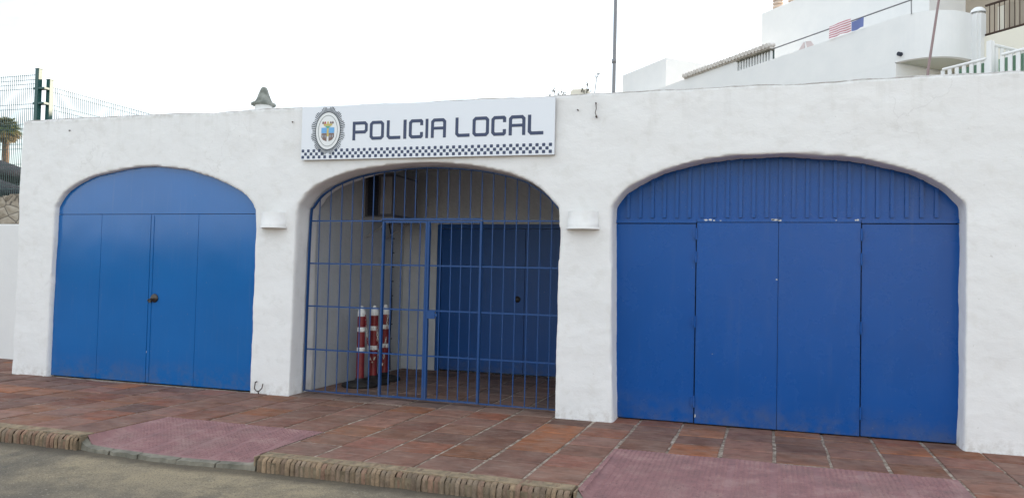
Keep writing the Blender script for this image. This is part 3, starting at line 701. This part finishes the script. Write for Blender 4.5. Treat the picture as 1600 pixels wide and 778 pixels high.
def chain(p,q,sag,label,n=34):
    m=MB(); p=Vector(p);q=Vector(q); L=[]
    for i in range(n+1):
        t=i/n; v=p.lerp(q,t); v.z-=sag*4*t*(1-t); L.append(v)
    for i in range(n):
        a,bb=L[i],L[i+1]; d=(bb-a); u=d.normalized(); s=u.cross(Vector((0,1,.2))).normalized() if i%2 else u.cross(Vector((1,0,.1))).normalized()
        c=(a+bb)/2; h=d.length*.68; w=.010; pts=[c+u*h*math.cos(t)+s*w*math.sin(t) for t in [2*math.pi*k/8 for k in range(9)]]
        m.tube(pts,.0032,5,(0 if (i//4)%2 else 1),cap=False)
    o=m.build('plastic_chain',[M_chw,M_chr]); tag(o,label,'chain','plastic chains hanging from the posts'); return o
chain((-4.60,.955,.86),(-4.585,1.22,.40),.30,'white and red plastic chain looped low from the foremost post',44)
chain((-4.585,1.22,.80),(-4.60,1.54,.84),.62,'white and red plastic chain hanging deep between the two rear posts',64)

# ------------------------------------------------------------------ cabinet and cable in the porch
CB=empty('wall_cabinet',(-5.04,1.95,2.1)); tag(CB,'grey metal cabinet with dark louvred side, high on the porch left wall','cabinet')
b=MB(); b.box((.003,-.30,0),(.42,.42,.56),0,.008); b.build('cabinet_body',M_cabd,CB)
b=MB(); b.box((.05,-.308,.02),(.20,-.301,.53)); 
for k in range(11): b.box((.05,-.316,.04+k*.046),(.20,-.309,.05+k*.046))
b.build('grille',M_dark,CB); b=MB(); b.box((.235,-.309,.04),(.395,-.301,.52),0,.002); b.build('access_panel',M_cab,CB)
b=MB(); b.box((.421,-.26,.03),(.429,.38,.53),0,.002); b.build('cabinet_door',M_cab,CB)
b=MB(); b.box((.003,-.34,-.045),(.46,.46,-.003),0,.004); b.build('shelf',M_cab,CB)
for yy in (-.25,.28):
    b=MB(); b.tube([(.01,yy,-.26),(.36,yy,-.05)],.012,6); b.build('bracket',M_cab,CB)
b=MB(); b.tube([(-5.02,2.32,2.06),(-5.025,2.45,1.8),(-5.025,2.44,1.3),(-5.02,2.47,.9),(-5.025,2.45,.45),(-5.02,2.47,.02)],.010,6)
for k in range(9): b.box((-5.036,2.435,.25+k*.2),(-5.008,2.485,.265+k*.2))
tag(b.build('wall_cable',M_dark),'dark clipped cable running down the porch wall below the cabinet','cable')

# ------------------------------------------------------------------ little things on the wall
b=MB(); x=-5.36; b.tube([(x-.05,-.03,.13),(x-.055,-.035,.06),(x-.02,-.045,.035),(x+.02,-.05,.04),(x+.045,-.04,.07),(x+.05,-.03,.12)],.006,6); b.tube([(x,-.045,.035),(x+.005,-.04,.005)],.008,6); b.tube([(x-.05,-.03,.13),(x-.052,.012,.135)],.006,6)
tag(b.build('iron_hook',M_rust),'bent rusty iron hook at the foot of the pillar left of the gate','hook')
def hook(x,z,label,long=False):
    b=MB(); b.tube([(x,.02,z),(x,-.02,z),(x+.008,-.024,z-.012)],.0055,6)
    if long: b.tube([(x,-.018,z),(x+.008,-.022,z-.06),(x-.002,-.02,z-.10),(x+.010,-.03,z-.13)],.004,5); b.tube([(x-.004,.02,z-.13),(x+.01,-.025,z-.132),(x+.016,-.03,z-.15)],.008,6)
    return tag(b.build('wall_hook',M_rust),label,'hook','small hooks in the upper wall')
hook(-1.62,3.08,'small dark hook with a dangling wire right of the sign',True); hook(-1.80,3.02,'small dark hook just right of the sign without wire'); hook(-8.26,3.05,'small rusty hook high above the left end of the left door'); hook(-5.05,3.03,'small dark hook just left of the sign')
# antenna pole on the parapet
AP=empty('antenna_pole',(-1.52,.36,3.2)); tag(AP,'tall thin grey metal pole rising from the parapet right of the sign','pole')
b=MB(); b.tube([(0,0,-.25),(.004,0,1.0),(.0,0,2.6)],[.0185,.0175,.016],10); b.lathe([(.018,.36),(.024,.365),(.024,.40),(.018,.405)],n=10); b.build('pole',M_galv,AP)
b=MB(); b.box((-.03,-.03,-.03),(.115,.03,.008),0,.003,Matrix.Rotation(R(7),4,'Y')); b.build('bracket',M_galv,AP)
# dry weeds on the parapet
def weed(name,x,y,z,label,stems,cat='weed'):
    b=MB(); random.seed(int(abs(x)*100))
    for (dx,h,lean) in stems:
        p=[(x+dx,y,z-.02),(x+dx+lean*.5,y+.005,z+h*.55),(x+dx+lean,y,z+h)]; b.tube(p,[.005,.004,.003],5)
        for k in range(7):
            c=Vector(p[2])+Vector((random.uniform(-.018,.018),random.uniform(-.015,.015),random.uniform(-.035,.01))); d=Vector((random.uniform(-1,1),random.uniform(-1,1),random.uniform(-.2,1))).normalized()*.02; s=d.cross(Vector((0,1,.3))).normalized()*.006
            b.face([c-s,c+d-s*.4,c+d+s*.4,c+s])
    return tag(b.build(name,M_weed),label,cat,'dry weeds on the parapet')
weed('weed',-2.10,.25,3.20,'short dry weed tuft on the parapet above the sign right end',[(0,.10,-.02),(.01,.06,.03),(.06,.06,.03),(-.04,.04,-.02)])
weed('weed',-1.71,.30,3.20,'single tall dry stalk on the parapet left of the thin pole',[(0,.235,.03)])
weed('weed',-1.82,.40,3.20,'sparse dry twigs on the parapet beside the small vent block',[(0,.17,.02),(-.02,.13,.05),(.01,.12,-.04)])
b=MB(); b.box((-1.99,.42,3.0),(-1.80,.62,3.335),0,.015); tag(b.build('roof_vent',M_cream),'low cream plaster vent block behind the parapet left of the pole','vent')

# ------------------------------------------------------------------ left side: boundary wall, rubble wall, mesh fence, parasols, palm
b=MB(); b.box((-24,1.1,-.1),(-9.062,1.35,1.96),0,.02); tag(b.build('boundary_wall',M_white),'plain white boundary wall left of the garage block','wall')
tg=MB(); tg.box((-60,1.35,-.16),(-9.4,45,1.2)); tag(tg.build('terrace_ground',M_soil),kind='structure')
b=MB()
vs=[];n=60
b.box((-27,4.9,1.1),(-14.7,5.35,2.70)); b.box((-15.15,5.35,1.1),(-14.7,18,2.70))
random.seed(4)
x=-26.9
while x<-14.75:
    w=random.uniform(.18,.42); h=random.uniform(.05,.16); b.box((x,4.92,2.65),(min(x+w-.02,-14.72),5.30,2.70+h),0,.03); x+=w
rw=b.build('rubble_wall',M_rubble); tag(rw,'low rubble stone wall under the green mesh fence','wall')
FN=empty('mesh_fence',(-14.85,5.1,2.7)); tag(FN,'green steel posts and welded wire mesh panels at the left edge','fence')
def post(x,y,h):
    b=MB(); b.box((x-.052,y-.05,-.1),(x+.052,y+.05,h),0,.006); b.box((x-.056,y-.054,h),(x+.056,y+.054,h+.02),0,.004); return b.build('fence_post',M_green,FN)
p1=post(0,0,2.83); p2=post(.16,.14,2.62)
for z in (2.42,2.10,1.25):
    b=MB(); b.box((-.10,-.045,z-.022),(.22,.085,z+.022),0,.004); b.build('clamp',M_green,p1)
for i in range(1,4): post(-2.55*i,0,2.83)
post(.05,12.5,2.62)
def panel(o,d,L,H,name='mesh_panel'):
    b=MB(); d=Vector(d); o=Vector(o); n=int(L/.055); nn=Vector((-d.y,d.x,0)) if abs(d.x)<.5 else Vector((0,-1,0))
    for i in range(n+1):
        p=o+d*(.055*i)
        b.tube([p+Vector((0,0,.03)),p+Vector((0,0,H))],.0085,4,cap=False)
    zs=[.05]
    for zb in [k*.43+.28 for k in range(int(H/.43))]:
        zs+= [zb,zb+.10] if True else [zb]
    zs=[z for z in zs if z<H-.02]+[H-.12,H-.02]
    for z in zs: b.tube([o+Vector((0,0,z)),o+d*L+Vector((0,0,z))],.0052,4,cap=False)
    return b.build(name,M_wire,FN)
for i in range(4): panel((-.08-2.55*i,0,0),(-1,0,0),2.39,2.74)
panel((.17,.22,0),(-.012,1,0),12.2,2.50)
def parasol(x,y,z0,zt,zb,r,label,zap):
    P=empty('thatched_parasol',(x,y,z0)); tag(P,label,'parasol','dark parasols beyond the mesh fence')
    b=MB(); n=40; rings=[(.02,zap),(r*.5,(zap*.5+zt*.5)),(r*.97,zt+.02),(r,zt-.04),(r*1.0,zb),(r*.93,zb+.02),(.05,zap-.15)]
    b.lathe([(a,c-z0) for a,c in rings],n=n)
    b.v=[(v[0]*(1+.03*noise.noise(Vector(v)*3)),v[1]*(1+.03*noise.noise(Vector(v)*3)),v[2]+.04*noise.noise(Vector(v)*5)) for v in b.v]
    b.build('canopy',M_thatch,P); b=MB(); b.tube([(0,0,0),(0,0,zap-z0-.1)],.05,10); b.build('pole',M_wood,P)
parasol(-22.2,9.5,1.2,4.02,3.86,1.70,'dark conical parasol behind the fence, higher of the two at the left edge',4.62)
parasol(-20.3,8,1.2,3.30,3.17,1.5,'dark conical parasol behind the fence, lower of the two at the left edge',3.84)
# date palm
def palm(x,y,z,h):
    P=empty('palm_tree',(x,y,z)); tag(P,'palm with a shaggy ball of green and golden fronds behind the mesh fence','palm')
    b=MB(); n=30; b.tube([(0.05*math.sin(i*.4),0,h*i/n) for i in range(n+1)],[.30-.06*i/n+.02*(i%2) for i in range(n+1)],12); b.build('trunk',M_trunk,P)
    random.seed(9); f=MB()
    for k in range(230):
        az=random.uniform(0,2*math.pi); el=random.uniform(-1.15,1.25); L=random.uniform(1.1,1.65); dry=el<-.3
        d=Vector((math.cos(az)*math.cos(el),math.sin(az)*math.cos(el),math.sin(el))); pts=[]; seg=5
        for i in range(seg+1):
            t=i/seg; q=d*L*t; q.z-=.4*t*t*(1 if el>-.2 else .4); pts.append(q+Vector((0,0,h+.1)))
        g=random.uniform(.7,1.25); col=(.36*g,.27*g,.13*g) if dry else ((.12*g,.17*g,.06*g) if random.random()<.6 else (.30*g,.27*g,.09*g))
        sd=d.cross(Vector((0,0,1))).normalized() if abs(d.z)<.98 else Vector((1,0,0))
        f.tube(pts[:],[.03*(1-.8*i/seg) for i in range(seg+1)],4,0,cap=False,col=col)
        # fan of narrow leaflets at the end of the stalk
        for j in range(11):
            a=(j-5)/5*1.15; base=pts[3]; dd=(pts[5]-pts[3]).normalized(); dr=(dd*math.cos(a)+sd*math.sin(a)).normalized(); ll=random.uniform(.4,.62); dr.z-=.25; wv=dr.cross(Vector((0,0,1))).normalized()*.032
            f.face([base-wv*.4,base+dr*ll*.6-wv,base+dr*ll,base+dr*ll*.6+wv,base+wv*.4],0,False,col)
    f.build('crown',M_frond,P); return P
palm(-65.6,45,-.1,13.6)

# ------------------------------------------------------------------ apartment block up the slope (own axes: u along its front, w into it)
AO=Vector((2.402,14.176,0)); e1=Vector((-.6756,.7373,0)); e2=Vector((.7373,.6756,0))
MA=Matrix(((e1.x,e2.x,0,0),(e1.y,e2.y,0,0),(0,0,1,0),(0,0,0,1)))
AB=bpy.data.objects.new('apartment_building',None); COL.objects.link(AB); AB.location=AO
tag(AB,'white stepped apartment block with terraces and a tiled edge behind the garages','building')
# axes (e1,e2,z) are left handed, so points are transformed here instead of rotating the empty
def ab(mb,name,m,par=None,flip=True):
    mb.v=[tuple(MA@Vector(v)) for v in mb.v]
    if flip: mb.f=[tuple(reversed(f)) for f in mb.f]
    return mb.build(name,m,par or AB)
b=MB(); b.box((-.77,0,0),(14.5,6,6.80)); b.box((-.74,.002,6.80),(3.55,2.9,7.40)); ab(b,'lower_wall',M_white)
# terrace slab and parapet with a rounded corner
def rounded(w0off,z0,z1,th,mat_,name,uend=3.55):
    n=14; out=[(uend,0)]+[(-.75-1.05*math.sin(math.pi/2*k/n),1.05-1.05*math.cos(math.pi/2*k/n)) for k in range(n+1)]+[(-1.80,1.55)]
    inn=[(uend,th)]+[(-.75-(1.05-th)*math.sin(math.pi/2*k/n),1.05-(1.05-th)*math.cos(math.pi/2*k/n)) for k in range(n+1)]+[(-1.80+th,1.55)]
    N_=len(out); b=MB(); vs=[(u,w,z0) for u,w in out]+[(u,w,z1) for u,w in out]+[(u,w,z0) for u,w in inn]+[(u,w,z1) for u,w in inn]
    fs=[]
    for i in range(N_-1):
        fs+=[(i,i+1,N_+i+1,N_+i),(2*N_+i+1,2*N_+i,3*N_+i,3*N_+i+1),(N_+i,N_+i+1,3*N_+i+1,3*N_+i),(2*N_+i,2*N_+i+1,i+1,i)]
    fs+=[(0,N_,3*N_,2*N_),(N_-1,2*N_-1+2*N_,2*N_-1,N_-1)] if False else [(0,N_,3*N_,2*N_),(N_-1,3*N_-1,4*N_-1,2*N_-1)]
    b.raw(vs,fs,0); return ab(b,name,mat_)
rounded(0,6.83,7.95,.14,M_white,'terrace_parapet')
b=MB(); n=14; rim=[(3.5,.02)]+[(-.75-1.03*math.sin(math.pi/2*k/n),1.05-1.03*math.cos(math.pi/2*k/n)) for k in range(n+1)]+[(-1.78,3.6),(3.5,3.6)]
b.raw([(u,w,6.845) for u,w in rim]+[(u,w,7.0) for u,w in rim],[tuple(range(len(rim))),tuple(range(len(rim),2*len(rim)))[::-1]],0); ab(b,'terrace_slab',M_slab)
b=MB(); b.box((5.06,0,6.80),(13.2,.15,8.28)); b.box((3.55,0,6.80),(5.06,.15,7.95)); ab(b,'parapet_wall',M_white)
b=MB(); 
k=0; u=3.60
while u<5.05: b.box((u,.03,7.952),(u+.05,.10,8.24)); u+=.122
ab(b,'balustrade',M_white)
b=MB(); b.box((3.58,.125,7.952),(5.055,.15,8.285)); ab(b,'shade_screen',M_louv)
b=MB(); b.box((3.56,-.03,8.243),(5.08,.12,8.285)); ab(b,'balustrade_cap',M_concrete)
# tiled roof edge
b=MB(); u=3.56
while u<7.75:
    b.tube([(u+.07,-.12,8.375),(u+.07,.16,8.43)],.072,10,cap=True); u+=.15
b.box((3.56,-.04,8.288),(7.75,.16,8.34)); rt=ab(b,'roof_tiles',M_rooft)
b=MB(); b.box((3.3,2.9,6.8),(7.22,3.0,10.88)); b.box((.56,2.9,7.4),(3.3,3.0,12.5)); b.box((.56,3.0,7.4),(.70,5.0,12.5)); b.box((7.08,3.0,6.8),(7.22,7,10.88)); ab(b,'tall_wall',M_white)
b=MB(); b.box((-1.8,4.4,6.9),(.56,4.5,12.5)); b.box((-6,4.4,6.9),(-1.8,4.5,12.5)); bw=ab(b,'balcony_wall',M_beige)
for (u0,u1,z0,z1,m) in ((-3.3,-2.5,7.0,9.3,M_terra),(-4.6,-3.9,7.0,9.2,M_mullion)):
    b=MB(); b.box((u0,4.33,z0),(u1,4.39,z1)); ab(b,'balcony_door',m)
# box GH
b=MB(); b.box((10.28,1,6.8),(13.35,4.6,9.80)); ab(b,'stair_tower',M_white)
# handrail over the parapet
b=MB(); b.tube([(3.6,.05,8.275),(-1.2,.05,8.275)],.019,8)
b.tube([(-1.15,.06,7.93),(-1.15,.05,8.275)],.014,6)
ab(b,'handrail',M_galv)
for u in (6.80,6.05):
    b=MB(); 
    for k in range(7): b.lathe([(.15,k*.125),(.185,k*.125+.02),(.185,k*.125+.06),(.15,k*.125+.085),(.13,k*.125+.125)],(u,3.25,10.88),20)
    ab(b,'chimney_pot',M_terra)
# right balcony: pier, cream wall, railing
b=MB(); b.box((-2.0,1.32,6.0),(-1.72,1.62,7.98),0,.06); b.lathe([(.17,0),(.15,.07),(.09,.12),(.0001,.14)],(-1.86,1.47,7.97),20); ab(b,'balcony_pier',M_white)
b=MB(); b.box((-7.5,1.5,5.0),(-2.0,1.62,7.36)); b.box((-7.5,1.62,7.2),(-2.0,4.4,7.34)); ab(b,'balcony_front',M_cream)
b=MB(); b.box((-7.5,1.52,7.38),(-2.0,1.57,7.42)); b.box((-7.5,1.52,8.09),(-2.0,1.57,8.13)); u=-2.1
while u>-7.4: b.tube([(u,1.545,7.42),(u,1.545,8.09)],.010,5,cap=False); u-=.12
ab(b,'balcony_railing',M_rust)
b=MB(); random.seed(3); u=-2.25
while u>-7.4:
    w=random.uniform(.12,.3); b.box((u-w,1.62,7.42),(u,1.64,8.05+random.uniform(-.1,.03)),random.choice([0,0,1,2])); u-=w+random.uniform(0,.06)
ab(b,'reed_screen',[M_beige,M_cream,M_stripeg])
# lower terrace with white picket fence
b=MB(); b.box((-7.5,-.12,0),(-1.9,3.0,5.72)); b.box((-7.5,3.0,0),(-1.9,3.1,6.9)); ab(b,'lower_terrace',M_white)
b=MB(); b.tube([(-.9,.02,7.0),(-.9,-.08,7.0)],.05,12); ab(b,'drain_spout',M_dark)
b=MB(); b.box((-.9,2.86,9.05),(-1.2,2.9,9.1)); 
# picket fence thing
PF=bpy.data.objects.new('picket_fence',None); COL.objects.link(PF); PF.location=AO; tag(PF,'white picket fence with green backing at the upper right corner, below the balcony railing','fence')
def fence_run(p,q,zp,zq,zb,name):
    b=MB(); p=Vector(p);q=Vector(q); L=(q-p).length; d=(q-p)/L; n=int(L/.17)
    for i in range(n+1):
        c=p+d*(L*i/n); zt=zp+(zq-zp)*i/n; s=.045
        b.box((c.x-s if abs(d.x)>.5 else c.x-.012,c.y-s if abs(d.y)>.5 else c.y-.012,zb),(c.x+s if abs(d.x)>.5 else c.x+.012,c.y+s if abs(d.y)>.5 else c.y+.012,zt-.05))
    for dz in (0,):
        a=Vector((p.x,p.y,zp-.03)); c=Vector((q.x,q.y,zq-.03)); b.tube([a,c],.035,6)
    ab(b,name,M_white,PF)
fence_run((-2.05,-.02),(-3.10,-.02),6.38,6.38,5.72,'picket_panel'); fence_run((-3.45,-.02),(-7.4,-.02),6.38,6.38,5.72,'picket_panel')
fence_run((-3.18,.0),(-3.18,1.3),6.68,6.66,5.72,'picket_gate')
b=MB(); b.box((-3.24,-.07,5.72),(-3.12,.05,6.72),0,.01); ab(b,'picket_post',M_white,PF)
b=MB(); b.box((-7.4,.08,5.72),(-3.30,.10,6.30)); b.box((-3.05,.08,5.72),(-2.3,.10,6.30)); ab(b,'green_backing',M_stripeg,PF)
# slim leaning pole in front of the rounded terrace
b=MB(); b.tube([(-1.7,-.6,.0),(-2.12,-.6,6.25),(-2.38,-.6,7.78),(-2.62,-.6,9.6)],[.04,.030,.026,.020],10); b.v=[tuple(MA@Vector(v)+AO) for v in b.v]
tag(b.build('flag_pole',M_redpole),'slim leaning brownish pole in front of the rounded white terrace','pole')
# towel over the handrail
TW=bpy.data.objects.new('beach_towel',None); COL.objects.link(TW); TW.location=AO; tag(TW,'red and white striped beach towel with a blue corner hung on the terrace handrail','towel')
def cloth(u0,u1,z0a,z1a,m,name,par,w=-.01):
    b=MB(); nu,nzz=24,10; vs=[]
    for j in range(nzz+1):
        for i in range(nu+1):
            u=u0+(u1-u0)*i/nu; z=z0a+(z1a-z0a)*j/nzz; vs.append((u,w-.03+.018*math.sin(u*19)*(1-j/nzz)+.01*math.sin(z*7+u*5),z+.012*math.sin(u*9)))
    b.raw(vs,[(j*(nu+1)+i,j*(nu+1)+i+1,(j+1)*(nu+1)+i+1,(j+1)*(nu+1)+i) for j in range(nzz) for i in range(nu)],0,True); return ab(b,name,m,par)
cloth(1.32,.57,7.97,8.31,M_towel,'striped_cloth',TW); cloth(.56,.18,7.97,8.22,M_towelb,'blue_cloth',TW)
o=MB(); 
DR=bpy.data.objects.new('drying_rack',None); COL.objects.link(DR); DR.location=AO; tag(DR,'faint pale pink folded cloths standing behind the terrace parapet','drying rack')
b=MB(); b.raw([(2.95,.3,7.9),(2.62,.3,7.9),(2.52,.3,8.22),(2.58,.3,8.26)],[(0,1,2,3)],0); b.raw([(2.50,.3,8.26),(2.30,.3,8.22),(2.12,.3,7.98),(2.44,.3,7.98)],[(0,1,2,3)],0)
b.raw([(2.95,.32,7.9),(2.62,.32,7.9),(2.52,.32,8.22),(2.58,.32,8.26)],[(3,2,1,0)],0); ab(b,'pink_cloth',M_pinkcl,DR)
b=MB(); b.tube([(2.52,.31,7.3),(2.53,.31,8.27)],.012,6); b.tube([(2.98,.31,7.3),(2.56,.31,8.27)],.008,6); b.tube([(2.08,.31,7.3),(2.5,.31,8.27)],.008,6); ab(b,'rack_frame',M_white,DR)

# ------------------------------------------------------------------ across the street (seen only in the gloss of the doors)
random.seed(21)
OH=empty('white_house',(14,-38,-.12)); tag(OH,'plain white house across the street mirrored in the glossy doors','house')
b=MB(); b.box((-16,-4,0),(16,4,5.6)); b.build('wall',M_white,OH)
for k in range(6):
    b=MB(); b.box((-13+k*5,4.001,1.0),(-11.2+k*5,4.03,2.6)); b.build('window',M_mullion,OH)
b=MB()
for k in range(5200):
    x=random.uniform(-75,-3); y=random.uniform(-37,-34.5); z=random.uniform(-.1,3.3+.7*noise.noise(Vector((x*.2,0,0)))+.3*noise.noise(Vector((x,0,4))))
    c=Vector((x,y,z)); d=Vector((random.uniform(-1,1),random.uniform(-1,1),random.uniform(-1,1))).normalized()*.3; s=d.cross(Vector((.3,1,.2))).normalized()*.25
    b.face([c-d,c-s,c+d,c+s])
tag(b.build('hedge',M_hedge),'long dark green hedge across the street mirrored in the left door','hedge')

# ------------------------------------------------------------------ sky, sun, camera
SUN_AZ=R(38); SUN_EL=R(11)
w=bpy.data.worlds.new('World'); SC.world=w; w.use_nodes=True; nt=w.node_tree; bg=nt.nodes['Background']
sky=N(nt,'ShaderNodeTexSky',sky_type='NISHITA'); sky.sun_disc=False; sky.sun_elevation=SUN_EL; sky.sun_rotation=SUN_AZ; sky.air_density=1.0; sky.dust_density=1.4; sky.ozone_density=1.0
tc=N(nt,'ShaderNodeTexCoord')
mp=N(nt,'ShaderNodeMapping'); mp.inputs['Scale'].default_value=(1,1,3.2); nt.links.new(tc.outputs['Generated'],mp.inputs['Vector'])
cl=ramp(nt,nz(nt,mp.outputs['Vector'],2.4,6,.55,.3),[(.38,g3(.35)),(.60,g3(.95))])
c=mixc(nt,cl,sky.outputs['Color'],(5.35,5.65,5.95))
nt.links.new(c,bg.inputs['Color']); bg.inputs['Strength'].default_value=.11
sl=bpy.data.lights.new('sun','SUN'); sl.energy=2.6; sl.angle=R(.5); sl.color=(1,.86,.68); so=bpy.data.objects.new('sun',sl); COL.objects.link(so)
sd=Vector((math.sin(SUN_AZ)*math.cos(SUN_EL),math.cos(SUN_AZ)*math.cos(SUN_EL),math.sin(SUN_EL)))
so.rotation_euler=sd.to_track_quat('Z','Y').to_euler(); so.location=(0,0,30)
cam=bpy.data.cameras.new('camera'); co=bpy.data.objects.new('camera',cam); COL.objects.link(co); SC.camera=co
Fp,yaw,pitch,roll,h,D=1220.99,-.317775,.0331116,.022986,1.386364,7.449994
f=Vector((math.sin(yaw)*math.cos(pitch),math.cos(yaw)*math.cos(pitch),math.sin(pitch))); r0=Vector((math.cos(yaw),-math.sin(yaw),0)); u0=r0.cross(f)
rr=r0*math.cos(roll)+u0*math.sin(roll); uu=-r0*math.sin(roll)+u0*math.cos(roll)
co.matrix_world=Matrix(((rr.x,uu.x,-f.x,0),(rr.y,uu.y,-f.y,-D),(rr.z,uu.z,-f.z,h),(0,0,0,1)))
cam.sensor_width=36; cam.lens=Fp/1600*36; cam.clip_end=3000; cam.clip_start=.05
vs_=SC.view_settings; vs_.view_transform='Standard'; vs_.look='None'; vs_.gamma=1; vs_.use_curve_mapping=False; vs_.exposure=1.6
